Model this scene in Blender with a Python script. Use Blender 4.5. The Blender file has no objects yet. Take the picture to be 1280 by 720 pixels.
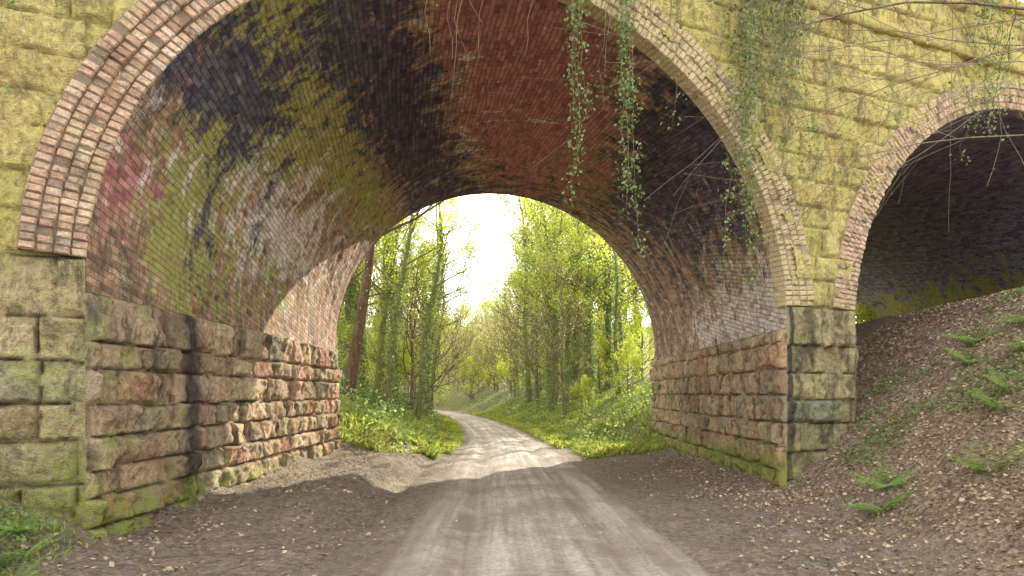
import bpy, math, random
import numpy as np
from mathutils import Vector
EYE=1.65; ZSP=EYE+1.07; H0=EYE+1.2; R=4.415; X0=-.165; PITCH=10.245
CEN=[X0-PITCH,X0,X0+PITCH]
ZRING=EYE+1.42; ZSTR=EYE+6.3; ZTOP=EYE+7.5
def yf(x): return 9.12+.442*x
def yb(x): return 16.6+.62*(x+4.58)
NF=np.array([.442,-1,0]); NF=NF/np.linalg.norm(NF)
NB=np.array([-.62,1,0]); NB=NB/np.linalg.norm(NB)
scn=bpy.context.scene
col=scn.collection
# ---------------------------------------------------------------- helpers
def hsh(a,b): 
    v=np.sin(a*127.1+b*311.7+.37)*43758.5453
    return v-np.floor(v)
def vn(x,y,s=0.):
    xi=np.floor(x);yi=np.floor(y);fx=x-xi;fy=y-yi
    fx=fx*fx*(3-2*fx);fy=fy*fy*(3-2*fy)
    xi=xi+s*17.3;yi=yi+s*7.7
    return (hsh(xi,yi)*(1-fx)+hsh(xi+1,yi)*fx)*(1-fy)+(hsh(xi,yi+1)*(1-fx)+hsh(xi+1,yi+1)*fx)*fy
def fbm(x,y,s=0.,o=4):
    a=.5;t=0;n=0
    for i in range(o):
        t=t+a*vn(x,y,s+i);n+=a;a*=.5;x=x*2.03+3.1;y=y*2.03+1.7
    return t/n
def sst(a,b,x):
    t=np.clip((x-a)/(b-a),0,1);return t*t*(3-2*t)
def g2(a,b,ca,cb,sa,sb): return np.exp(-((a-ca)/sa)**2-((b-cb)/sb)**2)
def build(name,V,F,mats=None,attrs=None,uv=None,smooth=True,midx=None,link=True):
    V=np.asarray(V,dtype=np.float32);F=np.asarray(F,dtype=np.int32)
    me=bpy.data.meshes.new(name)
    me.vertices.add(len(V));me.vertices.foreach_set('co',V.ravel())
    me.loops.add(F.size);me.loops.foreach_set('vertex_index',F.ravel())
    me.polygons.add(len(F))
    me.polygons.foreach_set('loop_start',np.arange(0,F.size,F.shape[1],dtype=np.int32))
    if attrs:
        for k,a in attrs.items():
            ca=me.color_attributes.new(name=k,type='FLOAT_COLOR',domain='POINT')
            ca.data.foreach_set('color',np.asarray(a,dtype=np.float32).ravel())
    if uv is not None:
        ul=me.uv_layers.new(name='UVMap')
        ul.data.foreach_set('uv',np.asarray(uv,dtype=np.float32)[F.ravel()].ravel())
    me.update(calc_edges=True)
    me.polygons.foreach_set('use_smooth',np.full(len(F),smooth))
    for m in (mats or []): me.materials.append(m)
    if midx is not None: me.polygons.foreach_set('material_index',np.asarray(midx,dtype=np.int32))
    me.validate()
    if not link: return me
    ob=bpy.data.objects.new(name,me);col.objects.link(ob);return ob
def gridF(n,m,keep=None,flip=False):
    i=np.arange(n-1)[:,None]*m+np.arange(m-1)[None,:]
    F=np.stack([i,i+m,i+m+1,i+1],-1)
    if flip: F=F[...,::-1]
    F=F.reshape(-1,4)
    if keep is not None: F=F[keep.ravel()]
    return F
def meta(ob,label=None,cat=None,kind=None,group=None):
    if label: ob['label']=label
    if cat: ob['category']=cat
    if kind: ob['kind']=kind
    if group: ob['group']=group
    return ob
# ---------------------------------------------------------------- node helpers
class NT:
    def __init__(s,name):
        s.m=bpy.data.materials.new(name);s.m.use_nodes=True;s.t=s.m.node_tree;s.t.nodes.clear()
        s.out=s.t.nodes.new('ShaderNodeOutputMaterial')
    def n(s,t,**k):
        nd=s.t.nodes.new(t)
        for a,b in k.items(): setattr(nd,a,b)
        return nd
    def put(s,sock,v):
        if isinstance(v,bpy.types.NodeSocket): s.t.links.new(v,sock)
        else:
            if isinstance(v,(tuple,list)) and len(v)==3 and sock.type=='RGBA': v=(*v,1)
            sock.default_value=v
    def attr(s,name): return s.n('ShaderNodeAttribute',attribute_name=name)
    def sep(s,c):
        nd=s.n('ShaderNodeSeparateColor');s.put(nd.inputs[0],c);return nd.outputs
    def coord(s): return s.n('ShaderNodeTexCoord')
    def noise(s,vec,scale,detail=4,rough=.6,dist=0.):
        nd=s.n('ShaderNodeTexNoise');s.put(nd.inputs['Vector'],vec);nd.inputs['Scale'].default_value=scale
        nd.inputs['Detail'].default_value=detail;nd.inputs['Roughness'].default_value=rough;nd.inputs['Distortion'].default_value=dist
        return nd.outputs['Fac']
    def vor(s,vec,scale,feature='F1'):
        nd=s.n('ShaderNodeTexVoronoi',feature=feature);s.put(nd.inputs['Vector'],vec);nd.inputs['Scale'].default_value=scale;return nd.outputs
    def math(s,op,a,b=0.,clamp=False):
        nd=s.n('ShaderNodeMath',operation=op,use_clamp=clamp);s.put(nd.inputs[0],a);s.put(nd.inputs[1],b);return nd.outputs[0]
    def mr(s,v,a,b,c=0.,d=1.):
        nd=s.n('ShaderNodeMapRange');s.put(nd.inputs[0],v)
        for i,x in enumerate((a,b,c,d)): s.put(nd.inputs[i+1],x)
        return nd.outputs[0]
    def mix(s,f,a,b,blend='MIX'):
        nd=s.n('ShaderNodeMix',data_type='RGBA',blend_type=blend)
        s.put(nd.inputs[0],f);s.put(nd.inputs[6],a);s.put(nd.inputs[7],b);return nd.outputs[2]
    def ramp(s,f,stops):
        nd=s.n('ShaderNodeValToRGB');cr=nd.color_ramp
        while len(cr.elements)<len(stops): cr.elements.new(.5)
        for e,(p,c) in zip(cr.elements,stops): e.position=p;e.color=(*c,1)
        s.put(nd.inputs[0],f);return nd.outputs[0]
    def mapping(s,vec,scale=(1,1,1),rot=(0,0,0)):
        nd=s.n('ShaderNodeMapping');s.put(nd.inputs[0],vec);nd.inputs['Scale'].default_value=scale;nd.inputs['Rotation'].default_value=rot;return nd.outputs[0]
    def bump(s,h,dist,strength=1.,normal=None):
        nd=s.n('ShaderNodeBump');s.put(nd.inputs['Height'],h);nd.inputs['Distance'].default_value=dist;nd.inputs['Strength'].default_value=strength
        if normal is not None: s.put(nd.inputs['Normal'],normal)
        return nd.outputs[0]
    def bsdf(s,c,rough=.9,normal=None,spec=.2):
        nd=s.n('ShaderNodeBsdfPrincipled');s.put(nd.inputs['Base Color'],c);s.put(nd.inputs['Roughness'],rough)
        nd.inputs['Specular IOR Level'].default_value=spec
        if normal is not None: s.put(nd.inputs['Normal'],normal)
        s.t.links.new(nd.outputs[0],s.out.inputs[0]);return nd
def stone_mat(name,pal,lichen,lich_lo,moss=(.14,.19,.03),dark=.75,jc=(.05,.042,.035),dlo=.5):
    t=NT(name);P=t.coord().outputs['Object'];A=t.attr('A');c=t.sep(A.outputs['Color'])
    base=t.ramp(c[0],[(i/(len(pal)-1),p) for i,p in enumerate(pal)])
    n1=t.noise(P,2.0,5,.65);n2=t.noise(P,13,5,.75);n3=t.noise(P,55,2,.7)
    base=t.mix(1,base,t.mix(t.mr(n2,.3,.7),(.5,.47,.45),(1.45,1.4,1.3)),'MULTIPLY')
    base=t.mix(t.mr(n3,.52,.75,0,.55),base,(.08,.065,.05))
    lf=t.math('MULTIPLY',t.mr(n1,lich_lo,lich_lo+.18),t.mr(n2,.35,.55))
    base=t.mix(lf,base,lichen)
    dk=t.mr(t.noise(t.mapping(P,(1.3,1.3,.5)),1.9,5,.75,.7),dlo,dlo+.12,0,dark)
    base=t.mix(dk,base,(.07,.06,.048))
    base=t.mix(t.mr(t.math('ADD',A.outputs['Alpha'],t.mr(n2,.2,.8,-.3,.3)),.3,.7,0,.85),base,(.05,.044,.042))
    mf=t.math('ADD',c[2],t.mr(n1,.25,.75,-.6,.6))
    mf=t.math('MULTIPLY',t.mr(mf,.3,.8),t.mr(n2,.38,.56,.12,.9))
    base=t.mix(mf,base,t.mix(n3,moss,tuple(x*2.0 for x in moss)))
    base=t.mix(t.math('MULTIPLY',c[1],.85),base,jc)
    h=t.math('ADD',t.math('MULTIPLY',n2,.9),t.math('MULTIPLY',n3,.35))
    t.bsdf(base,.92,t.bump(h,.08,1.));return t.m
M_pier=stone_mat('weathered_pier_stone',[(.26,.23,.13),(.50,.43,.24),(.35,.35,.19),(.55,.47,.27),(.42,.33,.19),(.28,.32,.22)],(.48,.46,.19),.48,(.18,.21,.04),.7,dlo=.49)
M_inner=stone_mat('brown_tan_sandstone',[(.40,.30,.20),(.66,.49,.31),(.44,.33,.22),(.68,.54,.36),(.58,.34,.22),(.42,.38,.25),(.60,.45,.30)],(.60,.55,.32),.54,(.20,.26,.035),.75,dlo=.51)
M_span=stone_mat('lichened_yellow_stone',[(.53,.44,.16),(.66,.56,.22),(.54,.48,.21),(.70,.59,.25),(.52,.42,.18)],(.74,.66,.22),.44,(.28,.30,.08),.6,(.22,.185,.08),.52)
def vault_mat(name,s1,s2):
    t=NT(name);UV=t.coord().outputs['UV'];P=t.coord().outputs['Object']
    wn=t.n('ShaderNodeTexNoise');t.put(wn.inputs['Vector'],P);wn.inputs['Scale'].default_value=3;wn.inputs['Detail'].default_value=4
    UVw=t.mix(.06,UV,wn.outputs['Color'],'ADD')
    br=t.n('ShaderNodeTexBrick');t.put(br.inputs['Vector'],UVw)
    br.inputs['Color1'].default_value=(0,0,0,1);br.inputs['Color2'].default_value=(1,1,1,1);br.inputs['Mortar'].default_value=(.5,.5,.5,1)
    br.inputs['Scale'].default_value=1;br.inputs['Mortar Size'].default_value=.008;br.inputs['Mortar Smooth'].default_value=.7
    br.inputs['Brick Width'].default_value=.235;br.inputs['Row Height'].default_value=.08
    rnd=t.sep(br.outputs['Color'])[0];mort=br.outputs['Fac']
    n1=t.noise(P,1.1,5,.68,.5);n2=t.noise(P,9,5,.75);n3=t.noise(P,50,2,.7);n4=t.noise(P,2.2,6,.78,.4)
    n5=t.noise(t.mapping(P,(.7,2.6,.45)),1.5,6,.75,.25);n6=t.noise(P,1.7,6,.8,.3)
    n4=t.math('ADD',t.math('MULTIPLY',n4,.65),t.math('MULTIPLY',n5,.35))
    base=t.ramp(rnd,[(0,(.17,.11,.08)),(.25,(.40,.25,.16)),(.55,(.52,.36,.24)),(.8,(.42,.22,.15)),(1,(.58,.46,.33))])
    base=t.mix(1,base,t.mix(t.mr(n2,.3,.7),(.38,.38,.38),(1.45,1.4,1.32)),'MULTIPLY')
    base=t.mix(t.mr(n5,.44,.57,0,.8),base,(.11,.08,.06))
    B=t.attr('B');c=t.sep(B.outputs['Color'])
    def st(v,n,k=1.7,lo=.35,hi=.58): return t.mr(t.math('ADD',v,t.mr(n,.3,.7,-k/2,k/2)),lo,hi)
    base=t.mix(t.math('MULTIPLY',st(c[1],n1,.9),.92),base,t.mix(t.math('ADD',t.math('MULTIPLY',rnd,.5),t.math('MULTIPLY',t.mr(n2,.3,.7),.5)),(.20,.05,.05),(.66,.31,.28)))
    gf=t.math('MULTIPLY',st(c[2],n4,1.8),t.mr(n2,.35,.6,.15,1.))
    base=t.mix(gf,base,t.mix(n3,(.20,.24,.03),(.52,.53,.13)))
    wn2=t.math('ADD',t.math('MULTIPLY',n5,.5),t.math('MULTIPLY',n6,.5))
    wf=t.math('MULTIPLY',st(B.outputs['Alpha'],wn2,2.6,.45,.75),t.mr(t.math('ADD',t.math('MULTIPLY',rnd,.4),t.math('MULTIPLY',n2,1.0)),.4,.8,.15,1.))
    base=t.mix(t.math('MULTIPLY',wf,.92),base,t.mix(n2,(.58,.46,.37),(1.,.94,.87)))
    sf=t.math('MULTIPLY',st(c[0],n4,1.9,.35,.65),t.mr(t.math('ADD',t.math('MULTIPLY',rnd,.5),t.math('MULTIPLY',n2,.8)),.3,1.,1.,.75))
    base=t.mix(sf,base,t.mix(t.math('ADD',t.math('MULTIPLY',rnd,.45),t.math('MULTIPLY',t.mr(n2,.3,.7),.55)),s1,s2))
    base=t.mix(t.math('MULTIPLY',mort,.4),base,t.mix(sf,(.24,.19,.14),s1))
    h=t.math('SUBTRACT',t.math('ADD',t.math('MULTIPLY',rnd,.6),t.math('MULTIPLY',n2,.9)),t.math('MULTIPLY',mort,.8))
    t.bsdf(base,.82,t.bump(h,.04,1.));return t.m
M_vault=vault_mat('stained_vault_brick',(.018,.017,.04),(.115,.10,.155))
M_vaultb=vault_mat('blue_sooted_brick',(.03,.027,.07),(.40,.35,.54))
def ring_mat():
    t=NT('weathered_ring_brick');P=t.coord().outputs['Object'];A=t.attr('A');c=t.sep(A.outputs['Color'])
    n1=t.noise(P,1.6,4,.65);n2=t.noise(P,22,4,.75)
    base=t.ramp(c[0],[(0,(.38,.24,.17)),(.3,(.62,.44,.31)),(.6,(.52,.34,.25)),(.85,(.70,.55,.41)),(1,(.32,.23,.17))])
    base=t.mix(1,base,t.mix(t.mr(n2,.3,.7),(.55,.55,.55),(1.3,1.27,1.22)),'MULTIPLY')
    lf=t.mr(t.math('ADD',c[2],t.mr(n1,.2,.8,-.7,.7)),.2,.7,0,.85)
    base=t.mix(t.math('MULTIPLY',lf,t.mr(n2,.3,.55,.5,1)),base,t.mix(n2,(.44,.37,.18),(.72,.60,.35)))
    base=t.mix(t.mr(t.noise(P,3.1,5,.75,.5),.53,.64,0,.7),base,(.12,.10,.06))
    base=t.mix(c[1],base,(.19,.155,.11))
    t.bsdf(base,.9,t.bump(n2,.025,1.));return t.m
M_ring=ring_mat()
def simple(name,c1,c2,scale,bd=.02,rough=.9,sc=(1,1,1)):
    t=NT(name);P=t.coord().outputs['Object'];n=t.noise(t.mapping(P,sc),scale,4,.7)
    t.bsdf(t.mix(t.mr(n,.3,.7),c1,c2),rough,t.bump(n,bd,.9));return t.m
M_bark=simple('grey_brown_bark',(.12,.09,.06),(.32,.26,.18),9,.05,.9,(1,1,.25))
M_barkr=simple('dark_brown_bark',(.06,.04,.025),(.22,.14,.09),9,.06,.9,(1,1,.25))
M_barkg=simple('mossy_bark',(.12,.12,.045),(.30,.29,.11),8,.05,.9,(1,1,.3))
M_deck=simple('ballast_deck',(.1,.09,.08),(.2,.18,.16),6)
def leaf_mat(name,c1,c2,trans=.5):
    t=NT(name);A=t.attr('A');c=t.sep(A.outputs['Color'])
    cc=t.mix(c[0],c1,c2)
    d=t.n('ShaderNodeBsdfDiffuse');t.put(d.inputs[0],cc)
    tr=t.n('ShaderNodeBsdfTranslucent');t.put(tr.inputs[0],t.mix(1,cc,(1.7,1.7,1.3),'MULTIPLY'))
    m=t.n('ShaderNodeMixShader');m.inputs[0].default_value=trans
    t.t.links.new(d.outputs[0],m.inputs[1]);t.t.links.new(tr.outputs[0],m.inputs[2])
    t.t.links.new(m.outputs[0],t.out.inputs[0]);return t.m
M_leaf=leaf_mat('spring_leaf',(.26,.31,.04),(.52,.56,.13),.55)
M_ivy=leaf_mat('ivy_leaf',(.09,.15,.05),(.34,.42,.20),.4)
M_bud=leaf_mat('pale_bud_leaf',(.30,.29,.12),(.48,.46,.22))
M_grass=leaf_mat('verge_grass',(.16,.20,.05),(.44,.47,.13),.45)
M_fern=leaf_mat('fern_green',(.12,.23,.05),(.32,.45,.14),.4)
M_litter=leaf_mat('dead_leaf',(.17,.115,.07),(.62,.50,.35),.1)
# ---------------------------------------------------------------- ground height
YC=[-60,0,6,13,20.6,28,37,47,58,72,90,120,600]
XC=[.6,.4,.2,-.1,-.45,-1.15,-2.3,-4.0,-6.6,-11.2,-18.5,-36,-300]
_yd=np.linspace(-60,600,2641);_xd=np.interp(_yd,YC,XC)
_k=np.exp(-(np.arange(-40,41)/18.)**2);_k/=_k.sum();_xd=np.convolve(np.pad(_xd,40,mode='edge'),_k,mode='valid')
def xc(y): return np.interp(y,_yd,_xd)
def hw(y): return np.interp(y,[0,16,24,60],[1.7,1.5,1.25,1.15])
def smin(a,b,k): 
    h=np.clip(.5+.5*(b-a)/k,0,1);return b*(1-h)+a*h-k*h*(1-h)
def gh(x,y):
    c=xc(y);far=sst(20,28,y)
    st=4.0*(1-far)+(c+2.1)*far;sl=.66*(1-far)+.38*far;top=3.85*(1-far)+2.6*far
    tr=np.clip(x-st,-.5,None);tr=np.where(tr<.5,(tr+.5)**2/2,tr)
    r=smin(sl*tr,top,.6)
    farl=sst(15.5,19,y)
    stl=-3.75*(1-farl)+(c-1.9)*farl;sll=.45*(1-farl)+.42*farl
    tl=np.clip(stl-x,-.4,None);tl=np.where(tl<.4,(tl+.4)**2/1.6,tl)
    l=smin(sll*tl,2.4,.6)
    inn=sst(6.4,8.,y)*(1-sst(15.5,18,y))
    l=l*(1-inn*sst(-5.2,-4.2,x))
    led=sst(7.5,9.5,y)*(1-sst(15.5,18,y))
    z=r+l+led*((.10+.22*fbm(x*1.1,y*1.1,44))*sst(-2.4,-2.8,x+(fbm(y*1.2,0*y,45)-.5)*.5)-.08*np.exp(-((x+2.2)/.16)**2))
    off=sst(1.2,2.0,np.abs(x-c))
    z=z+off*((fbm(x*.6,y*.6,3)-.5)*.2+(fbm(x*3,y*3,5)-.5)*.12)+off*(fbm(x*12,y*12,6,2)-.5)*.045
    z=z+sst(95,150,y)*15
    return z
def terr(x,y): return gh(x,y)-.06*(1-sst(.75,1.0,np.abs(x-xc(y))/hw(y)))
xs=np.concatenate([np.linspace(-400,-40,12),np.linspace(-38,-8,44),np.arange(-7.6,9.5,.08),np.linspace(9.7,38,44),np.linspace(42,400,12)])
ys=np.concatenate([np.linspace(-300,-40,10),np.linspace(-36,-2,28),np.arange(-1.5,3,.3),np.arange(3,24,.08),np.arange(24,45,.25),np.arange(45,130,1.),np.linspace(135,800,16)])
Xg,Yg=np.meshgrid(xs,ys,indexing='ij');Zg=terr(Xg,Yg)
lit=sst(3.2,5.,Xg+ (fbm(Xg,Yg,9)-.5)*1.5)*(1-sst(20,26,Yg))
grn=np.maximum(sst(17,21,Yg),.0)*sst(1.3,2.0,np.abs(Xg-xc(Yg)))
grn=np.maximum(grn,.6*sst(4.2,5.5,-Xg)*(1-sst(7,9,Yg)))
mud=sst(1.2,2.4,np.abs(xc(Yg)-Xg))*(1-grn)*(1-lit)
A=np.stack([lit,grn,mud,np.ones_like(lit)],-1)
def ground_mat():
    t=NT('woodland_soil');P=t.coord().outputs['Object'];c=t.sep(t.attr('A').outputs['Color'])
    n1=t.noise(P,1.2,5,.65);n2=t.noise(P,12,5,.75);n3=t.noise(P,70,2,.7)
    base=t.mix(t.mr(n1,.35,.65),(.29,.235,.175),(.47,.395,.31))
    base=t.mix(1,base,t.mix(t.mr(n2,.3,.7),(.5,.48,.45),(1.4,1.38,1.35)),'MULTIPLY')
    v=t.vor(t.mix(.04,P,t.n('ShaderNodeTexNoise').outputs['Color'],'ADD'),26)
    lc=t.ramp(t.sep(v['Color'])[0],[(0,(.15,.10,.06)),(.4,(.38,.285,.19)),(.75,(.54,.43,.30)),(1,(.26,.185,.12))])
    base=t.mix(t.math('MULTIPLY',c[0],.85),base,lc)
    base=t.mix(t.math('MULTIPLY',c[2],t.mr(n1,.42,.56,.05,.85)),base,t.mix(t.mr(n2,.35,.65),(.15,.11,.075),(.38,.315,.235)))
    base=t.mix(t.math('MULTIPLY',c[1],t.mr(n2,.35,.6,.5,.95)),base,t.mix(n3,(.12,.13,.04),(.27,.28,.10)))
    h=t.math('ADD',t.math('ADD',n2,t.math('MULTIPLY',n3,.4)),t.math('MULTIPLY',v['Distance'],.5))
    t.bsdf(base,.9,t.bump(h,.09,1.));return t.m
g=build('ground',np.stack([Xg,Yg,Zg],-1).reshape(-1,3),gridF(len(xs),len(ys)),[ground_mat()],{'A':A.reshape(-1,4)})
meta(g,'brown woodland soil with muddy verges and banks','ground','structure')
# road
def road_mat():
    t=NT('dusty_dappled_track');P=t.coord().outputs['Object'];UV=t.coord().outputs['UV']
    n1=t.noise(P,.8,5,.65,.4);n2=t.noise(P,16,5,.75);n3=t.noise(P,90,2,.7)
    ns=t.noise(t.mapping(UV,(6,.15,1)),1.6,5,.6,.3)
    base=t.mix(t.mr(ns,.38,.62),(.50,.425,.35),(.76,.675,.58))
    base=t.mix(t.mr(n1,.48,.6,0,.6),base,(.38,.31,.24))
    base=t.mix(t.mr(n1,.28,.42,.6,0),base,(.82,.75,.66))  # pale patches in the dust colour stand in for dappled sunlight
    base=t.mix(1,base,t.mix(t.mr(n2,.3,.7),(.65,.64,.63),(1.2,1.2,1.18)),'MULTIPLY')
    v=t.vor(P,45);base=t.mix(t.mr(v['Distance'],0,.25,.35,0),base,(.48,.44,.39))
    u=t.n('ShaderNodeSeparateXYZ');t.put(u.inputs[0],UV)
    au=t.math('ABSOLUTE',t.math('ADD',u.outputs[0],t.mr(n1,.2,.8,-.08,.08)))
    rt=t.math('ABSOLUTE',t.math('SUBTRACT',au,.5))
    base=t.mix(t.math('MULTIPLY',t.mr(rt,.03,.16,.7,0),t.mr(n1,.3,.6,.3,1)),base,(.34,.275,.21))
    e=t.math('ADD',au,t.mr(n2,.2,.8,-.25,.25))
    base=t.mix(t.mr(e,.72,1.0,0,.9),base,(.28,.22,.16))
    h=t.math('ADD',t.math('ADD',n2,t.math('MULTIPLY',n3,.5)),t.math('MULTIPLY',ns,.7))
    t.bsdf(base,.88,t.bump(h,.05,1.));return t.m
yr=np.concatenate([np.linspace(-40,2,30),np.arange(2.2,30,.08),np.arange(30,140,.8)])
ur=np.linspace(-1.16,1.16,57)
U,Yr=np.meshgrid(ur,yr,indexing='ij');Xr=xc(Yr)+U*hw(Yr)
Uw=U+(fbm(Yr*.25,0*Yr,51)-.5)*.15
rut=-.05*np.exp(-((np.abs(Uw)-.5)/.12)**2)+.02*np.exp(-(U/.3)**2)+(fbm(Xr*7,Yr*.7,11)-.5)*.07+(fbm(Xr*9,Yr*9,12,2)-.5)*.025
Zr=gh(Xr,Yr)+.012+rut*(1-sst(.85,1.1,np.abs(U)))-.07*sst(.86,1.16,np.abs(U))
rd=build('dirt_track',np.stack([Xr,Yr,Zr],-1).reshape(-1,3),gridF(len(ur),len(yr)),[road_mat()],None,np.stack([U,Yr],-1).reshape(-1,2))
meta(rd,'pale dusty dirt track with tyre ruts and painted sun dapples','track','structure')
# ---------------------------------------------------------------- viaduct
via=bpy.data.objects.new('stone_viaduct',None);col.objects.link(via);via.location=(0,9,0)
meta(via,'mossy stone and brick railway viaduct with round arches over a track','viaduct')
def child(o,p=via,label=None):
    o.parent=p
    o.location=(o.location.x-p.location.x,o.location.y-p.location.y,o.location.z-p.location.z)
    if label:o['label']=label
    return o
def courses(seed,z0,z1,a,b):
    r=np.random.default_rng(seed);e=[z0]
    while e[-1]<z1:e.append(e[-1]+r.uniform(a,b))
    return np.array(e)
def blocks(s,h,edges,L0,L1,seed):
    i=np.clip(np.searchsorted(edges,h,side='right')-1,0,len(edges)-2)
    lo=edges[i];hi=edges[i+1];fi=i.astype(float)+seed*13.
    L=L0+(L1-L0)*hsh(fi,2.);u=(s+hsh(fi,5.)*3+50)/L
    j=np.floor(u);b=hsh(fi,j)*.6
    j=np.where(u-j<b,j-1,j)
    l=j+hsh(fi,j)*.6;r=j+1+hsh(fi,j+1)*.6
    d=np.minimum(np.minimum((u-l)*L,(r-u)*L),np.minimum(h-lo,hi-h))
    return hsh(fi*1.7+.3,j*2.3),hsh(fi*3.1,j*1.9+4),d,(u-(l+r)/2)*L,h-(lo+hi)/2
def rock(s,h,edges,L0,L1,seed,amp,jd=.05,wear=.035):
    warp=(fbm(s*5,h*5,seed+20,3)-.5)*.06
    id1,id2,d,ls,lh=blocks(s+warp,h+(fbm(s*4,h*4,seed+30,3)-.5)*.06,edges,L0,L1,seed)
    wr=wear*(.4+1.8*hsh(id1*91,id2*37)**2)
    e=sst(0,1,d/wr);n=fbm(s*5+id1*40,h*5+id2*40,seed,4)
    q=fbm(s*2.4+id2*30,h*2.8+id1*17,seed+3,3)*6+id1
    fq=q-np.floor(q);fa=(np.floor(q)+sst(.35,.65,fq))/6
    rid=1-np.abs(fbm(s*2.6+id2*30,h*3.2+id1*17,seed+3,4)*2-1)*1.6
    tilt=(id1-.5)*ls*.2+(id2-.5)*lh*.3
    dp=-jd*(1-e)+e*(amp*(n*1.3+rid*.4+fa*1.5-1.25)+tilt*amp*10+(id2-.5)*amp*1.0)
    dp=dp-np.where(id1<.14,.05,0)*e+(fbm(s*16,h*16,seed+8,3)-.5)*.035
    return dp,id1,1-sst(.0,.016,d)
def face(name,yfun,N,xsv,zsv,amp,seed,flip,fine=True):
    X,Z=np.meshgrid(xsv,zsv,indexing='ij');Y=yfun(X);S=X*1.09
    e1=courses(seed,-.6,ZRING-.02,.38,.52);e1[-1]=ZRING
    if e1[-1]-e1[-2]<.25: e1=np.delete(e1,-2)
    e2=courses(seed+1,ZRING,ZTOP+.6,.34,.46)
    ed=np.concatenate([e1[:-1],e2])
    dp,idr,j=rock(S,Z,ed,.55,1.0,seed,amp)
    dist=np.full_like(X,9.)
    for c in CEN: dist=np.minimum(dist,np.where(Z<ZRING+.02,np.abs(np.abs(X-c)-R),9))
    dp=dp*sst(0,.05,dist)
    dp=np.where(Z>ZRING,np.clip(dp*.8,-.05,.06),dp)
    P=np.stack([X,Y,Z],-1)+N*dp[...,None]
    xm=(xsv[1:]+xsv[:-1])/2;zm=(zsv[1:]+zsv[:-1])/2;XM,ZM=np.meshgrid(xm,zm,indexing='ij')
    keep=np.ones_like(XM,bool)
    for c in CEN:
        r=np.sqrt((XM-c)**2+(ZM-H0)**2)
        keep&=~np.where(ZM<ZRING,np.abs(XM-c)<R,r<R+.22)
    moss=.5*(1-sst(.2,1.3,Z))+.15*sst(-4,-6,X)+.3*fbm(X*.8,Z*.8,seed)
    soot=.3*(1-sst(1.,3.,Z))*fbm(X*.7,Z*.5,seed+2)*2-.1
    soot=soot+np.where(Z<ZRING,1.2*np.exp(-((X-(X0+R+.07))/.04)**2),0)
    AA=np.stack([idr,j*np.where(Z>ZRING,.7,1),moss,soot],-1).reshape(-1,4)
    mi=(ZM>ZRING).astype(int)[keep]
    return build(name,P.reshape(-1,3),gridF(len(xsv),len(zsv),keep,flip),[M_pier,M_span],{'A':AA},None,True,mi)
def snap(v,pts):
    v=np.sort(np.concatenate([v,pts]))
    ps=set(np.round(pts,5))
    out=[v[0]]
    for a in v[1:]:
        if a-out[-1]<.008:
            if round(a,5) in ps: out[-1]=a
            continue
        out.append(a)
    return np.array(out)
pts=[c+s*R for c in CEN for s in(-1,1)]
xsv=snap(np.concatenate([np.arange(-21,-7,.12),np.arange(-7,12.5,.028),np.arange(12.5,21.1,.1)]),pts)
zsv=snap(np.arange(-.5,ZTOP,.028),[ZRING,ZTOP])
child(face('front_wall',yf,NF,xsv,zsv,.07,3,False),label='rock-faced stone wall with yellow lichen above the arches')
xsb=snap(np.arange(-21,21.1,.15),pts);zsb=snap(np.arange(-.5,ZTOP,.12),[ZRING,ZTOP])
child(face('rear_wall',yb,NB,xsb,zsb,.04,5,True))
# pier inner walls
def inner(xw,sgn,seed,res,name='pier_wall'):
    y0=yf(xw);y1=yb(xw)
    sv=np.append(np.arange(y0,y1-.02,res),y1);zv=np.append(np.arange(-.5,ZSP-.02,res),ZSP)
    S,Z=np.meshgrid(sv,zv,indexing='ij')
    ed=courses(seed,-.55,ZSP,.28,.46);ed[-1]=ZSP+.001
    if ed[-1]-ed[-2]<.2: ed=np.delete(ed,-2)
    dp,idr,j=rock(S,Z,ed,.34,.8,seed,.09)
    dp=dp+.07
    dp*=sst(0,.06,S-y0)*sst(0,.05,ZSP-Z)*sst(0,.06,y1-S)
    X=xw+sgn*dp
    moss=.5*(1-sst(.15,.9,Z))+.3*(1-sst(y0,y0+3.,S)) if sgn>0 else 1.15*(1-sst(.1,.8,Z))+.3*(1-sst(.5,1.8,Z))
    soot=.45*(1-sst(y0+1,y0+4,S))*fbm(S*.9,Z*.7,4)*2-.15+.75*g2(S,Z,9.2,1.5,.22,3) if sgn>0 else .12+1.1*(fbm(S*.9,Z*.6,4)-.5)
    AA=np.stack([idr,j,moss+0*X,soot+0*X],-1).reshape(-1,4)
    P=np.stack([X,S,Z],-1).reshape(-1,3)
    return child(build(name,P,gridF(len(sv),len(zv),None,sgn<0),[M_inner],{'A':AA}))
for k,c in enumerate(CEN):
    inner(c-R,1,11+k,.026 if k==1 else .12);inner(c+R,-1,21+k,.03 if k==1 else .12)
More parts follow.
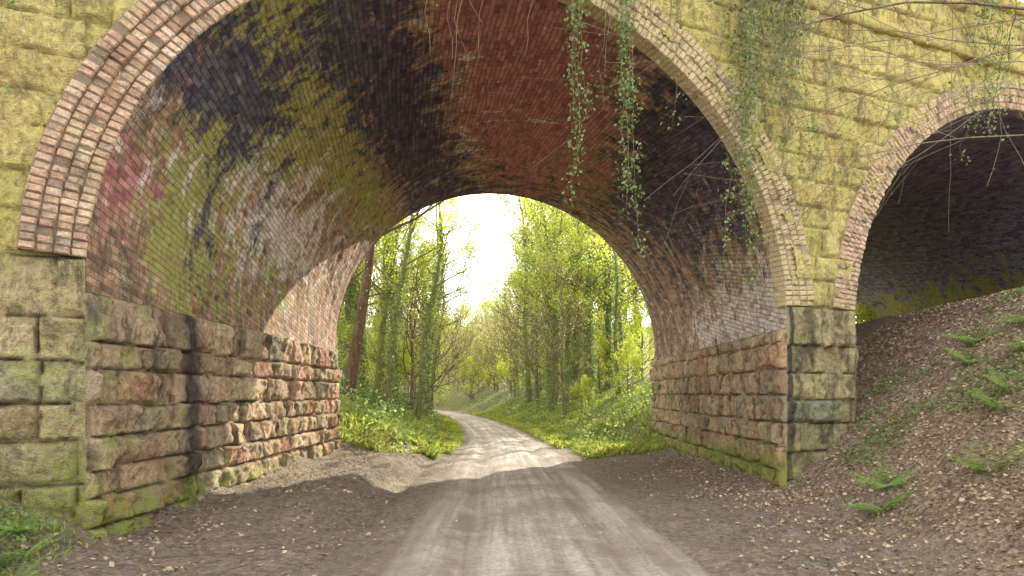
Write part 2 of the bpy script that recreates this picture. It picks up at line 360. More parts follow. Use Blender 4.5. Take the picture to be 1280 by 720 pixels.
# vaults
def vault(c,k):
    nt,ns=(300,280) if k==1 else (120,100)
    sk=H0-ZSP+.01
    sa=np.concatenate([[-sk,-sk*.5],np.linspace(0,math.pi*R,nt),[math.pi*R+sk*.5,math.pi*R+sk]]);u=np.linspace(0,1,ns)
    Sg,Uu=np.meshgrid(sa,u,indexing='ij');T=np.clip(Sg/R,0,math.pi)
    dz=np.where(Sg<0,Sg,np.where(Sg>math.pi*R,math.pi*R-Sg,0))
    X=c+R*np.cos(T);ya=yf(X);Y=ya+(yb(X)-ya)*Uu
    s=Sg;lump=(fbm(s*.9+9,Y*.9,31,4)-.5)*.13+(fbm(s*5+9,Y*5,32,3)-.5)*.05
    lump*=sst(0,.25,T)*sst(0,.25,math.pi-T)*sst(0,.05,Uu)*sst(0,.06,1-Uu)
    r=R-lump
    P=np.stack([c+r*np.cos(T),Y,H0+r*np.sin(T)+dz],-1)
    D=np.degrees(T)
    soot=1.1*g2(D,Y,46,12.5,16,6)+1.1*g2(D,Y,118,12.5,12,6)+.95*g2(D,Y,143,8.5,10,1.8)+.45*g2(D,Y,95,19,40,2.5)+.4*g2(D,Y,80,9.,12,1.)+.6*g2(D,Y,160,9.4,18,.3)+.35*g2(D,Y,28,11,14,4)+.45*g2(D,Y,155,10.9,16,.3)+.25*g2(D,Y,22,17,18,4)
    red=1.25*g2(D,Y,84,13,20,7)+.45*g2(D,Y,166,7.7,14,1.)+.3*g2(D,Y,150,14,14,2)
    grn=.95*g2(D,Y,156,9.0,28,.6)+.95*g2(D,Y,132,9.2,14,2.)+.5*g2(D,Y,18,12,18,5)+.4*g2(D,Y,60,17,30,4)+.7*g2(D,Y,136,13.5,12,5)+.5*g2(D,Y,166,11,20,4)
    wht=.85*g2(D,Y,158,11.9,15,3.2)+.45*g2(D,Y,18,14.,12,5)+1.15*g2(D,Y,2,13,9,5.)+.4*g2(D,Y,105,15,12,3)+.2*g2(D,Y,165,7.8,12,.6)
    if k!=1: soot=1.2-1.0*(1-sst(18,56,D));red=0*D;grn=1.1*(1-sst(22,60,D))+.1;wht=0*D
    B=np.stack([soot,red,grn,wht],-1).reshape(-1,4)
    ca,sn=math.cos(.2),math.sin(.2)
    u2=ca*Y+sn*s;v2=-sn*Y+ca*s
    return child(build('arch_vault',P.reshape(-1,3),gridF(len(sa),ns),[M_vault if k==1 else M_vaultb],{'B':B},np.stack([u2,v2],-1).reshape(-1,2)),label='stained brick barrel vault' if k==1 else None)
for k,c in enumerate(CEN): vault(c,k)
# rings
def ring(c,yfun,N,seed,bk=-.25):
    r_=np.random.default_rng(seed);Vs=[];Fs=[];As=[];n=0
    PR=[.03,.075,.12,.165];t0=math.asin((ZRING-H0)/R)
    def pk(x): return (1-.65*sst(-3,2.5,x)) if c==X0 else (.35 if c>3 else 1.)
    tmpl=np.array([[0,1,5,4],[1,2,6,5],[2,3,7,6],[3,0,4,7],[4,5,9,8],[5,6,10,9],[6,7,11,10],[7,4,8,11],[8,9,10,11]])
    for j in range(4):
        ra=R-.004+j*.13;rb=ra+.122;cnt=int((math.pi-2*t0)*(ra+.06)/.082)
        w=(math.pi-2*t0)/cnt
        for i in range(cnt):
            if r_.random()<.015: continue
            gp=.006/ra;a=t0+i*w+gp*r_.uniform(.4,1.5);b=t0+(i+1)*w-gp*r_.uniform(.4,1.5)
            p=PR[j]*pk(c+R*math.cos(a))+r_.normal(0,.010);
            if r_.random()<.07:p-=.025
            q=r_.uniform(-.008,.008,4);iv=.011
            rj=r_.normal(0,.004);bb=bk if j==0 or bk<-.1 else -.05
            L=[(ra,a,bb),(ra,b,bb),(rb,b,bb),(rb,a,bb)]
            L+=[(ra+q[0]*.4,a,p-.016),(ra+q[1]*.4,b,p-.016),(rb+q[2]*.5+rj,b,p-.016),(rb+q[3]*.5+rj,a,p-.016)]
            ia=iv/ra
            L+=[(ra+iv,a+ia,p+q[0]),(ra+iv,b-ia,p+q[1]),(rb-iv,b-ia,p+q[2]),(rb-iv,a+ia,p+q[3])]
            L=np.array(L);x=c+L[:,0]*np.cos(L[:,1]);z=H0+L[:,0]*np.sin(L[:,1])
            Vs.append(np.stack([x,yfun(x),z],-1)+N*L[:,2:3])
            Fs.append(tmpl+n);n+=12
            lich=.15+.7*sst(-3.5,3,x.mean())-.45*(c>3)
            As.append(np.tile([r_.random(),0,lich,1],(12,1)))
    prof=[(R+.004,bk)]
    for j in range(4): prof+=[(R+.006+j*.13,PR[j]),(R+.006+(j+1)*.13-.01,PR[j])]
    prof+=[(R+.52,-.08)]
    th=np.linspace(t0,math.pi-t0,150);pr=np.array(prof)
    T,I=np.meshgrid(th,np.arange(len(pr)),indexing='ij');rr=pr[I,0];dd=pr[I,1]
    x=c+rr*np.cos(T);z=H0+rr*np.sin(T)
    dd=np.where(dd>0,dd*pk(x)-.02,dd)
    V=np.stack([x,yfun(x),z],-1)+N*dd[...,None]
    Vs.append(V.reshape(-1,3));Fs.append(gridF(150,len(pr))+n);AA=np.tile([.3,1,.1,1.],(V.size//3,1));AA[:,1]=np.where(x.ravel()>0,.5,.85);AA[:,2]=np.where(x.ravel()>0,.6,.1);As.append(AA)
    return child(build('arch_ring',np.concatenate(Vs),np.concatenate(Fs),[M_ring],{'A':np.concatenate(As)},None,False),label='four stepped rings of weathered brick')
for k,c in enumerate(CEN): ring(c,yf,NF,40+k);ring(c,yb,NB,50+k,-.01)
# string course / coping
def band(name,yfun,N,z0,z1,pd,flip,seed):
    xv=np.arange(-21,21.01,.05 if yfun is yf else .3)
    prof=np.array([(z0,-.05),(z0,pd-.03),(z0+.03,pd),(z1-.04,pd),(z1,pd-.04),(z1,-.25)])
    X,I=np.meshgrid(xv,np.arange(len(prof)),indexing='ij')
    d=prof[I,1]+(fbm(X*3,I*1.,seed)-.5)*.05-(.03*(1-sst(0,.02,np.abs((X/.9)%1-.5))))*(prof[I,1]>0)
    Z=prof[I,0]+(fbm(X*4,I*2.,seed+1)-.5)*.03
    P=np.stack([X,yfun(X),Z],-1)+N*d[...,None]
    AA=np.stack([hsh(np.floor(X/.9),1.),0*X,.3+0*X,.25+0*X],-1).reshape(-1,4)
    return child(build(name,P.reshape(-1,3),gridF(len(xv),len(prof),None,flip),[M_span],{'A':AA}))
band('string_course',yf,NF,ZSTR,ZSTR+.2,.10,False,60);band('parapet_coping',yf,NF,ZTOP-.05,ZTOP+.2,.12,False,61)
band('parapet_coping',yb,NB,ZTOP-.05,ZTOP+.2,.12,True,62)
X=np.array([-21,21.]);V=[];
for x in X: V+=[(x,yf(x),ZTOP),(x,yb(x),ZTOP),(x,yf(x),-.5),(x,yb(x),-.5)]
child(build('track_deck',V,[[0,4,5,1],[0,1,3,2],[4,6,7,5]],[M_deck],None,None,False))
# ---------------------------------------------------------------- vegetation
def tube(pts,rad,sides=6):
    pts=np.asarray(pts,float);rad=np.asarray(rad);n=len(pts)
    d=np.gradient(pts,axis=0);d/=np.linalg.norm(d,axis=1)[:,None]+1e-9
    ref=np.where(np.abs(d[:,2:3])<.9,np.array([[0,0,1.]]),np.array([[1.,0,0]]))
    u=np.cross(d,ref);u/=np.linalg.norm(u,axis=1)[:,None]+1e-9;v=np.cross(d,u)
    a=np.linspace(0,2*math.pi,sides,endpoint=False)
    V=pts[:,None]+rad[:,None,None]*(u[:,None]*np.cos(a)[None,:,None]+v[:,None]*np.sin(a)[None,:,None])
    i=np.arange(n-1)[:,None]*sides;k=np.arange(sides)[None]
    F=np.stack([i+k,i+(k+1)%sides,i+sides+(k+1)%sides,i+sides+k],-1).reshape(-1,4)
    return V.reshape(-1,3),F
def tubes(lst):
    Vs=[];Fs=[];n=0
    for p,r,s in lst:
        V,F=tube(p,r,s);Vs.append(V);Fs.append(F+n);n+=len(V)
    return np.concatenate(Vs),np.concatenate(Fs)
def leaves(P,size,rs,flat=0.,colr=None,down=0.):
    n=len(P);size=np.broadcast_to(size,(n,))*rs.uniform(.6,1.3,n)
    u=rs.normal(size=(n,3));u[:,2]=u[:,2]*(1-flat)-down;u/=np.linalg.norm(u,axis=1)[:,None]
    w=rs.normal(size=(n,3));w[:,2]*=(1-flat*.9);v=np.cross(u,np.cross(u,w)+1e-6);v/=np.linalg.norm(v,axis=1)[:,None]+1e-9
    nn=np.cross(u,v);s=size[:,None]
    V=np.stack([P,P+u*s*.45+v*s*.38+nn*s*.12,P+u*s,P+u*s*.5-v*s*.38+nn*s*.12],1).reshape(-1,3)
    F=np.arange(4*n).reshape(n,4)
    c=(rs.random(n) if colr is None else colr)
    A=np.zeros((n,4,4));A[...,0]=c[:,None];A[...,3]=1
    return V,F,A.reshape(-1,4)
def grow(segs,tips,p,d,L,r,depth,rs,up=.15,kids=(4,6),ang=.8,jit=.16,n=6):
    pts=[np.array(p,float)];d=np.array(d,float);d/=np.linalg.norm(d)
    for i in range(n):
        d=d+rs.normal(0,jit,3)+np.array([0,0,up*.35]);d/=np.linalg.norm(d);pts.append(pts[-1]+d*L/n)
    pts=np.array(pts);rad=np.linspace(r,max(r*.35,.003),n+1)
    segs.append((pts,rad,8 if r>.08 else (5 if r>.02 else 3)))
    if depth<=1: tips.append(pts)
    if depth==0: return
    k=rs.integers(kids[0],kids[1]+1)
    for i in range(k):
        t=rs.uniform(.3,1);q=t*n;a=int(min(q,n-1));pp=pts[a]+(pts[a+1]-pts[a])*(q-a)
        dd=pts[a+1]-pts[a];dd=dd/np.linalg.norm(dd);rv=rs.normal(size=3);rv-=dd*rv.dot(dd);rv/=np.linalg.norm(rv)
        nd=dd*math.cos(ang)+rv*math.sin(ang)+np.array([0,0,up])
        grow(segs,tips,pp,nd,L*rs.uniform(.4,.62),r*(1-.6*t)*.55,depth-1,rs,up,kids,ang,jit,max(3,n-1))
def tree_mesh(seed,H,r0,lean=(0,0),start=.35,limbs=11,limbL=.32,nleaf=9,lsize=.11,bark=M_bark,lmat=M_leaf,ivy=0,up=.25,wig=.05):
    rs=np.random.default_rng(seed);n=12;t=np.linspace(0,1,n)
    tr=np.stack([lean[0]*t*H+wig*H*(fbm(t*3,0*t,seed)-.5)*2*t,lean[1]*t*H+wig*H*(fbm(t*3,0*t+9,seed)-.5)*2*t,t*H*.93-.3],-1)
    rad=r0*(1-.8*t)*(1+.35*np.exp(-t*22));segs=[(tr,rad,10)];tips=[]
    for i in range(limbs):
        q=start+(1-start)*(i+rs.random())/limbs;f=q*(n-1);a=int(min(f,n-2));p=tr[a]+(tr[a+1]-tr[a])*(f-a)
        an=rs.uniform(0,2*math.pi);d=[math.cos(an),math.sin(an),rs.uniform(.3,.9)]
        grow(segs,tips,p,d,H*limbL*(1.15-q*.7)*rs.uniform(.7,1.2),r0*(1-.8*q)*.5,2,rs,up)
    V,F=tubes(segs);tm=build('trunk',V,F,[bark],link=False)
    P=[]
    for tp in tips:
        m=max(1,int(rs.poisson(nleaf)));f=rs.random(m)*(len(tp)-1);a=np.minimum(f.astype(int),len(tp)-2)
        P.append(tp[a]+(tp[a+1]-tp[a])*(f-a)[:,None]+rs.normal(0,.09,(m,3)))
    P=np.concatenate(P);cl=np.clip(fbm(P[:,0]*1.2,P[:,2]*1.2+P[:,1],seed)*1.4-.2+rs.normal(0,.18,len(P)),0,1)
    V,F,A=leaves(P,lsize,rs,.2,cl);cm=build('crown',V,F,[lmat],{'A':A},None,False,link=False)
    im=None
    if ivy:
        f=rs.random(ivy)**.8*(n-1)*.8;a=np.minimum(f.astype(int),n-2);P=tr[a]+(tr[a+1]-tr[a])*(f-a)[:,None]
        an=rs.uniform(0,6.283,ivy);rr=np.interp(f,np.arange(n),rad)+np.abs(rs.normal(.03,.10,ivy))
        P=P+np.stack([np.cos(an)*rr,np.sin(an)*rr,0*rr],-1);V,F,A=leaves(P,.09,rs,.1,None,.4)
        im=build('ivy',V,F,[M_ivy],{'A':A},None,False,link=False)
    return tm,cm,im
def place(ms,name,loc,rot,sc,label,cat='tree',group=None):
    o=bpy.data.objects.new(name,None);col.objects.link(o);o.location=loc;o.rotation_euler=(0,0,rot);o.scale=(sc,)*3
    meta(o,label,cat,None,group)
    for m,nm in zip(ms,('trunk','crown','ivy')):
        if m is None: continue
        c=bpy.data.objects.new(nm,m);col.objects.link(c);c.parent=o
    return o
T_big=tree_mesh(1,12,.23,(.15,-.02),.5,10,.30,6,.10,M_barkr,M_leaf,200,wig=.03)
T_slim=tree_mesh(2,11,.15,(.10,0),.36,11,.25,7,.10,M_barkg,M_leaf,1300)
T_slim2=tree_mesh(3,11.5,.14,(-.06,.02),.34,13,.26,7,.10,M_barkg,M_leaf,2200)
T_ivy=tree_mesh(4,11,.18,(.02,0),.34,14,.27,7,.10,M_bark,M_leaf,4500)
T_bush=tree_mesh(5,4.2,.07,(.03,0),.05,16,.5,10,.09,M_bark,M_leaf,0)
T_bare=tree_mesh(6,7.5,.10,(.04,.03),.08,24,.42,5,.08,M_bark,M_bud,0)
T_bare2=tree_mesh(8,9.5,.12,(-.03,.03),.15,18,.36,4,.08,M_bark,M_bud,400)
def at(x,y): return (x,y,float(gh(np.array(x),np.array(y)))-.05)
G='trees lining the lane beyond the viaduct'
L1='thick leaning brown tree trunk on grassy bank';L2='slender leaning mossy tree beside the track';L3='slim ivy-clad tree on verge bank'
L4='ivy-covered tree on green verge';L5='bare budding hazel at track edge';L6='tall bare tree with pale buds';L7='leafy green hawthorn bush on bank'
LB={id(T_big):L1,id(T_slim):L2,id(T_slim2):L3,id(T_ivy):L4,id(T_bare):L5,id(T_bare2):L6,id(T_bush):L7}
plan=[(T_big,-6.15,23.5,0,1),(T_slim,-5.0,24.5,.1,1),(T_slim,-5.9,27,.5,.95),(T_slim2,-5.6,30,.3,1),(T_slim,-4.9,33,0,1),
(T_slim2,-8.2,26,2,1.05),(T_ivy,-7.2,30,1,1),(T_ivy,-8.5,34,2.4,1),(T_slim2,-9.8,30,4,1),(T_slim,-7.5,38,0,1),
(T_slim2,2.3,38,3,1.3),(T_ivy,3.2,33.5,0,.95),(T_ivy,4.6,36.5,2,1.1),(T_slim2,4.4,31.5,1,.8),(T_ivy,3.4,43,4,1.35),(T_slim2,5.8,40,1.5,1.1),
(T_ivy,7.2,43,1,1.2),(T_slim2,2.2,50,5,1.6),(T_ivy,6,52,2,1.5),
(T_bare,.6,52,0,1.3),(T_bare,2.0,58,2,1.5),(T_bare,-1.2,62,4,1.2),(T_bare,-3,70,1,1.2),(T_bare2,1,68,1,1.6),(T_bare,-6,78,3,1.2),
(T_bare2,-9,88,3,1.2),(T_bare,-14,74,3,1.1),(T_bare,-10.5,60,2,1.1),(T_bare2,-11,52,2,1.2),(T_bare2,-7.5,46,5,1.2),(T_bare,-14,96,5,1.3),
(T_bush,-7,24,1,.7),(T_bush,2.2,44,2,.8),(T_bush,4.6,30,3,.6),(T_bush,1.2,50,3,.9),(T_bush,-8,42,3,1),
(T_bush,-10,50,3,1.1),(T_bush,6.3,36,3,1),(T_bush,5,46,1,1.1),(T_bush,-.8,57,1,.9),(T_bush,-5,67,5,1.),(T_bush,-3,76,5,1.2),
(T_bare2,4,75,2,1.6),(T_bare2,-2,90,2,1.6),(T_bare2,-18,70,2,1.3),(T_ivy,10,50,2,1.4),(T_slim2,9,60,2,1.5),(T_ivy,-12,40,2,1.1),
(T_slim2,-12,32,2,1.1),(T_bush,-9,27,2,1.),
(T_ivy,-6.6,25.5,3,.9),(T_bush,-6.4,31,4,.7),(T_bush,-7,34,5,1.),(T_slim,-4.5,29,.2,.95),(T_bare2,-5.1,37,1,1.05),(T_bare2,-6.2,41,3,1.1),
(T_ivy,-9,44,1,1.1),(T_bush,-7.8,50,2,1.1),(T_bush,-9.4,55,1,1.2),(T_ivy,-13,48,3,1.2),(T_bush,4.0,36,2,.7),(T_bush,5.6,42,1,1.2),
(T_slim2,4.2,46,2,1.4),(T_bush,3.6,52,1,1.2),(T_bare2,.9,46,2,1.3),(T_bare2,.3,58,4,1.5),(T_bush,1.6,64,4,1.2),(T_bare,-1,72,5,1.3),(T_bush,-6,84,1,1.4),
(T_bush,-9,92,1,1.6),(T_bush,-21,84,2,1.5),(T_bare,-8,82,1,1.3),(T_bush,0,84,1,1.6),(T_bush,-14,104,1,1.8),(T_bush,-20,112,1,1.9),(T_bush,-1,104,3,2),(T_bare,-5,98,3,1.7),
(T_bush,5,62,2,1.5),(T_ivy,8,70,2,1.7),(T_bush,6,80,2,1.8),(T_bush,-16,60,2,1.5),(T_bush,-15,66,2,1.3),(T_bush,-22,80,2,1.8),(T_bush,-28,100,2,2.0),
(T_bush,14.7,30.6,1,1.5),(T_bush,15.9,31.8,3,1.8),(T_bush,13.5,28.8,3,.9),(T_ivy,16.6,33.5,2,1.2),(T_bush,8.2,30,2,.8),
(T_bare,-2.6,67,2,1.2),(T_bare,-4,76,4,1.4),(T_bare,-2.8,82,0,1.5),(T_slim2,1.7,42,1,1.3),(T_slim2,.9,54,2,1.6),
(T_bare2,-7.6,52,0,1.2),(T_slim,-6,43,.2,1.),(T_bush,-.2,66,1,1.3),(T_bush,-1.2,76,2,1.4),(T_bush,-8.5,96,2,1.6),(T_bare2,-12,64,1,1.2),(T_bush,-5,74,1,1.2),(T_bare,-5.4,69,1.5,1.),
(T_bare2,1.9,31,1,.8),(T_slim,-4.2,26.8,.0,1.),(T_bare2,13,43,2.,1.9),
(T_bare,-5.2,31.5,1,1.1),(T_bare,1.9,40,1,1.1),(T_bush,-12,76,1,1.7),(T_bush,-9.7,72,1,.9),(T_bare,-13,86,1,1.5),(T_bush,-4,90,1,2.),(T_bush,-11,100,4,2.2),
(T_slim2,1.4,36,4,1.05),(T_ivy,2.0,46.5,0,1.5),(T_slim2,.4,48,1,1.5),(T_ivy,1.9,56,3,1.7),(T_slim2,-.6,62,2,1.3),(T_ivy,4.2,58,3,1.7),(T_bush,2.6,30.5,2,.4),
(T_ivy,2.7,36,5,1.05),(T_slim2,3.7,37.5,2,1.15),(T_slim,3.0,41,3.1,1.25)]
rb=np.random.default_rng(3)
for x in np.arange(-52,14,3.6): plan.append((T_bush if rb.random()<.6 else T_bare,float(x+rb.normal(0,1)),float(114+rb.normal(0,7)),float(rb.uniform(0,6)),float(rb.uniform(1.6,2.3))))
for ms,x,y,r,s in plan:
    nm='hawthorn_bush' if ms is T_bush else ('bare_tree' if ms in(T_bare,T_bare2) else 'woodland_tree')
    place(ms,nm,at(x,y),r,s,LB[id(ms)],'bush' if ms is T_bush else 'tree',G)
# bare tree reaching over the bank
rs=np.random.default_rng(77);segs=[];tips=[];b=np.array(at(9.2,8.2))
tr=np.stack([np.linspace(0,-.9,8),np.linspace(0,-.3,8),np.linspace(-.2,3.4,8)],-1);segs.append((tr,np.linspace(.12,.06,8),8))
for (i,d,L,rr) in [(4,(-1,.02,.26),5.6,.030),(5,(-1,.0,-.08),5.2,.016),(6,(-1,.05,-.05),5.0,.016),(7,(-1,-.05,-.05),5.,.015),(4,(-1,-.1,.05),4.6,.015),(6,(-1,-.1,-.2),5.2,.015),(3,(-1,.1,.22),5.,.016)]:
    grow(segs,tips,tr[i],d,L,rr,2,rs,.02,(5,7),.6,.09,8)
V,F=tubes(segs);P=np.concatenate([t[1:] for t in tips]);P=P[rs.random(len(P))<.12]
lv=leaves(P,.04,rs)
place((build('trunk',V,F,[M_bark],link=False),build('crown',lv[0],lv[1],[M_bud],{'A':lv[2]},None,False,link=False),None),'bare_tree',tuple(b),0,1,'bare thin-twigged tree leaning over leafy bank')
# hanging ivy
def vine(x,zt,zb,nl,spread,seed,n=3,off=.3,lab='trailing ivy strand hanging from the parapet',yy=yf):
    rs=np.random.default_rng(seed);segs=[];Ps=[]
    y=float(yy(x))-off
    for k in range(n):
        L=(zt-zb)*(1 if k==0 else rs.uniform(.4,.95));m=14;t=np.linspace(0,1,m)
        w=spread*.6*rs.normal()
        p=np.stack([w*(.4+.6*t)+(fbm(t*5,0*t,seed+k)-.5)*spread*2.6,(fbm(t*5,0*t+5,seed+k)-.5)*spread*1.6,-L*t],-1)
        segs.append((p,np.linspace(.008,.002,m),4))
        q=max(0,int(nl*L/(zt-zb)/n))
        f=rs.random(q)*(m-1);cl=fbm(f*1.9,0*f,seed+k+4);f=f[cl>.4];a=np.minimum(f.astype(int),m-2)
        Ps.append(p[a]+(p[a+1]-p[a])*(f-a)[:,None]+rs.normal(0,1,(len(f),3))*np.array([.055,.055,.05])*(spread/.12)**.3)
    V,F=tubes(segs);st=build('ivy_vine',V,F,[M_bark]);st.location=(x,y,zt);meta(st,lab,'ivy',None,'ivy strands hanging over the arch')
    P=np.concatenate(Ps)
    if len(P):
        V,F,A=leaves(P,.056,rs,0,None,.5);f=build('foliage',V,F,[M_ivy],{'A':A},None,False);f.parent=st
ZT=ZTOP+.15;LD='bare dry creeper stems hanging over the arch'
vine(.72,ZT,EYE+2.55,2200,.14,101,6);vine(1.5,ZT,EYE+1.9,3100,.15,102,7);vine(3.3,ZT,EYE+1.5,3000,.22,103,7);vine(3.55,ZT,EYE+2.2,1300,.15,133,4)
vine(3.9,ZT,EYE+3.1,2400,.4,104,12);vine(4.4,ZT,EYE+3.3,2000,.35,105,11);vine(4.0,ZT,EYE+2.5,900,.5,125,14)
vine(2.1,ZT,EYE+3.8,350,.2,106,4);vine(-.8,ZT,EYE+3.7,30,.35,107,14,lab=LD);vine(-.2,ZT,EYE+4.3,20,.25,108,6,lab=LD);vine(-1.1,ZT,EYE+4.1,10,.3,118,8,lab=LD)
vine(-5.2,ZT,EYE+2.3,700,.25,109,6);vine(-4.9,ZT,EYE+3.2,400,.3,110,6);vine(1.1,ZT,EYE+3.9,60,.2,111,3)
vine(8.6,ZT,EYE+4.4,1700,.5,112,8);vine(5.4,ZT,EYE+4.0,150,.4,113,5);vine(7.7,ZT,EYE+2.9,4,.05,114,1,lab=LD)
for i,(x,zb,nl) in enumerate([(-1.4,4.0,60),(-.7,3.6,60),(.1,3.3,60),(.6,4.0,60),(-2.2,3.8,90),(1.4,4.2,60)]): vine(x,ZT,EYE+zb,nl,.5,130+i,7,-.4,LD,yb)
# ferns
def fern_mesh(seed,nf=8,L=.5):
    rs=np.random.default_rng(seed);V=[];F=[];A=[];n=0
    for k in range(nf):
        an=k/nf*6.283+rs.uniform(-.3,.3);l=L*rs.uniform(.7,1.15);el=rs.uniform(.9,1.3)
        dr=np.array([math.cos(an),math.sin(an),0]);sd=np.array([-dr[1],dr[0],0]);m=20;cv=rs.random()
        for i in range(2,m):
            t=i/m;p=dr*l*t*math.cos(el*(1-t*.8))+np.array([0,0,l*(math.sin(el)*t-.45*t*t)]);w=.28*l*math.sin(math.pi*min(1,t*.85+.12))*.75+.01
            for s in(-1,1):
                e=p+sd*s*w+dr*w*.35+np.array([0,0,-w*.25]);h=dr*.013*(1.3-t*.6)
                md=(p+e)/2
                V+=[p-h*.6,md-h*1.1,e,md+h*1.1];F.append([n,n+1,n+2,n+3]);n+=4
                A+=[[min(1,.3+.5*cv+rs.uniform(-.15,.2)),0,0,1]]*4
    return build('fern',np.array(V),F,[M_fern],{'A':np.array(A)},None,False,link=False)
fm=[fern_mesh(s,9,.6) for s in(1,2,3)]
for i,(x,y,s) in enumerate([(7.8,11.7,1.),(7.2,11,.9),(6.5,9.1,1.),(5.2,7.6,1),(4.4,8.3,.9),(4.75,8.9,.8),(6.2,8.9,.8),(7.5,10.2,.8),
  (-4.35,5.9,.6),(-4.15,5.5,.5),(-4.7,6.2,.65),(-4.5,5.3,.55),(-4.4,5.6,.6),(-4.6,5.8,.6),(8.3,11.2,1)]):
    o=bpy.data.objects.new('fern_plant',fm[i%3]);col.objects.link(o);o.location=at(x,y);o.rotation_euler=(.1,-.25 if x>0 else .2,i*1.3);o.scale=(s,)*3
    meta(o,'bright green fern growing on the leafy bank','fern',None,'ferns on the banks')
# leaf litter
def okxy(x,y):
    f=y<yf(x)-.08
    ins=(np.abs(x-X0)<R-.1);ins2=(np.abs(x-CEN[2])<R-.1)
    return f|ins|ins2
rs=np.random.default_rng(5)
def scatter(n,x0,x1,y0,y1,dens):
    x=rs.uniform(x0,x1,n);y=rs.uniform(y0,y1,n);k=okxy(x,y)&(rs.random(n)<dens(x,y));return x[k],y[k]
a=scatter(52000,3.2,10.5,3,17,lambda x,y:.15+.75*sst(3.4,4.8,x+(fbm(x,y,2)-.5)*2))
b2=scatter(24000,-4.6,4.5,3.5,22,lambda x,y:1.2*sst(1.7,2.8,np.abs(x-xc(y)))*sst(.35,.7,fbm(x*1.2,y*1.2,8))+.008)
x=np.concatenate([a[0],b2[0]]);y=np.concatenate([a[1],b2[1]]);z=gh(x,y)+rs.uniform(.0,.03,len(x))
V,F,A=leaves(np.stack([x,y,z],-1),.055,rs,.75)
meta(build('leaf_litter',V,F,[M_litter],{'A':A},None,False),'dry brown fallen leaves scattered over banks','fallen leaves','stuff')
# ivy ground cover
x,y=scatter(40000,4.9,10.5,4,13,lambda x,y:.9*sst(.48,.59,fbm(x*.9+5,y*.9,14)+.12*sst(5.2,8,x)-.04))
z=gh(x,y)+rs.uniform(.01,.10,len(x));V,F,A=leaves(np.stack([x,y,z],-1),.05,rs,.6)
x,y=scatter(6000,-6,-3.9,4,6.6,lambda x,y:sst(4.05,4.6,-x)*.8);z=gh(x,y)+rs.uniform(.01,.12,len(x));V2,F2,A2=leaves(np.stack([x,y,z],-1),.045,rs,.5)
V=np.concatenate([V,V2]);F=np.concatenate([F,F2+len(V)-len(V2)]);A=np.concatenate([A,A2])
meta(build('ivy_ground_cover',V,F,[M_ivy],{'A':A},None,False),'low ivy and small plants covering the bank','ground ivy','stuff')
# grass and herbs
def blades(x,y,hh,w,name,mat,lab,seed):
    r=np.random.default_rng(seed);n=len(x);z=gh(x,y)-.02;P=np.stack([x,y,z],-1);an=r.uniform(0,6.283,n)
    s=np.stack([np.cos(an),np.sin(an),0*an],-1);bd=r.normal(0,.7,(n,2));h=hh*r.uniform(.4,1.3,n)
    md=P+np.stack([bd[:,0]*h*.25,bd[:,1]*h*.25,h*.6],-1);tp=P+np.stack([bd[:,0]*h*.8,bd[:,1]*h*.8,h*.85],-1)
    V=np.stack([P,md-s*w,tp,md+s*w],1).reshape(-1,3);F=np.arange(4*n).reshape(n,4)
    A=np.zeros((n,4,4));A[...,0]=np.clip(fbm(x*1.3,y*1.3,seed)*1.2-.1+r.normal(0,.2,n),0,1)[:,None];A[...,3]=1
    meta(build(name,V,F,[mat],{'A':A.reshape(-1,4)},None,False),lab,'grass','stuff')
n=60000;y=16.8+38*rs.random(n)**1.5;sd=rs.random(n)<.5
x=np.where(sd,xc(y)-hw(y)-.15-rs.random(n)**1.3*6,xc(y)+hw(y)+.15+rs.random(n)**1.3*6)
k=((y>yb(x)+.1)|((np.abs(x-X0)<R-.15)&(y>yb(x)-3.0)&(np.abs(x-xc(y))>1.9)))&(fbm(x,y,5)>.3);x=x[k];y=y[k]
blades(x,y,.22*(.2+1.3*fbm(x*1.2,y*1.2,1)),.03,'verge_grass',M_grass,'lush yellow-green grass and herbs on the verges',9)
n=40000;y=17+50*rs.random(n)**1.3;x=np.where(rs.random(n)<.5,xc(y)-2.2-rs.random(n)*5,xc(y)+2.2+rs.random(n)*6)
f=fbm(x*1.1,y*1.1,21);k=(y>yb(x)+.2)&(f>.48);x=x[k];y=y[k];f=f[k]
z=gh(x,y)+rs.random(len(x))*(f-.46)*3.2;V,F,A=leaves(np.stack([x,y,z],-1),.11,rs,.4)
meta(build('verge_undergrowth',V,F,[M_ivy],{'A':A},None,False),'ivy and bramble undergrowth on the verges','undergrowth','stuff')
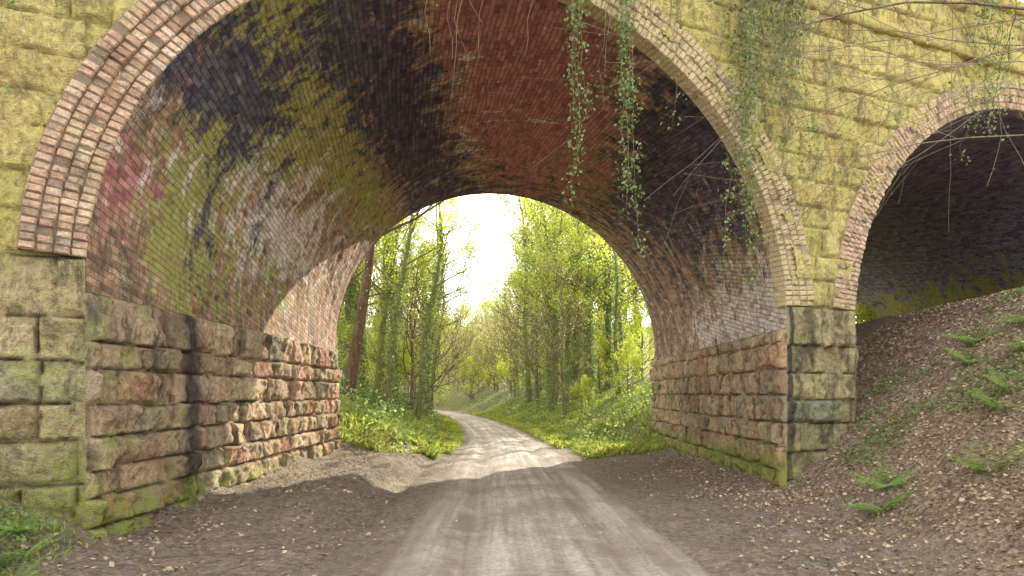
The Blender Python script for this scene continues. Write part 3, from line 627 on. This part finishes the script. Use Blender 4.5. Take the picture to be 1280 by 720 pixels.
x,y=scatter(5000,-7,-3.9,3,6.8,lambda x,y:.6*sst(4.,4.5,-x));blades(x,y,.14,.008,'bank_grass',M_grass,'short green grass on the low bank',10)
x,y=scatter(7000,-4.4,4.6,4,20,lambda x,y:.5*sst(1.8,2.3,np.abs(x-xc(y)))*sst(.55,.7,fbm(x*1.2,y*1.2,4)));blades(x,y,.07,.007,'verge_weeds',M_grass,'small weeds in the muddy verge',12)
# ---------------------------------------------------------------- light, sky, camera
az=math.radians(29);el=math.radians(29)
S=Vector((math.sin(az)*math.cos(el),math.cos(az)*math.cos(el),math.sin(el)))
sl=bpy.data.lights.new('sun','SUN');sl.energy=11;sl.angle=math.radians(.5);sl.color=(1,.93,.80)
so=bpy.data.objects.new('sun',sl);col.objects.link(so);so.rotation_euler=S.to_track_quat('Z','Y').to_euler();so.location=(30,40,30)
w=bpy.data.worlds.new('World');scn.world=w;w.use_nodes=True;nt=w.node_tree
bg=nt.nodes['Background'];sk=nt.nodes.new('ShaderNodeTexSky');sk.sky_type='NISHITA';sk.sun_disc=False;sk.sun_elevation=el;sk.sun_rotation=az
sk.dust_density=.6;sk.air_density=1.;sk.ozone_density=1
hs=nt.nodes.new('ShaderNodeHueSaturation');hs.inputs['Saturation'].default_value=.2
mx=nt.nodes.new('ShaderNodeMix');mx.data_type='RGBA';mx.blend_type='MIX';mx.inputs[0].default_value=.5;mx.inputs[7].default_value=(1.98,1.86,1.68,1)
nt.links.new(sk.outputs[0],hs.inputs['Color']);nt.links.new(hs.outputs[0],mx.inputs[6]);nt.links.new(mx.outputs[2],bg.inputs[0]);bg.inputs[1].default_value=.98
scn.view_settings.view_transform='Standard';scn.view_settings.look='None';scn.view_settings.exposure=0
cd=bpy.data.cameras.new('camera');cam=bpy.data.objects.new('camera',cd);col.objects.link(cam);scn.camera=cam
cam.location=(0,0,EYE);cam.rotation_euler=(math.radians(90),0,0);cd.lens=23.9;cd.sensor_width=36;cd.shift_y=132/1280;cd.shift_x=-15/1280;cd.clip_end=2000
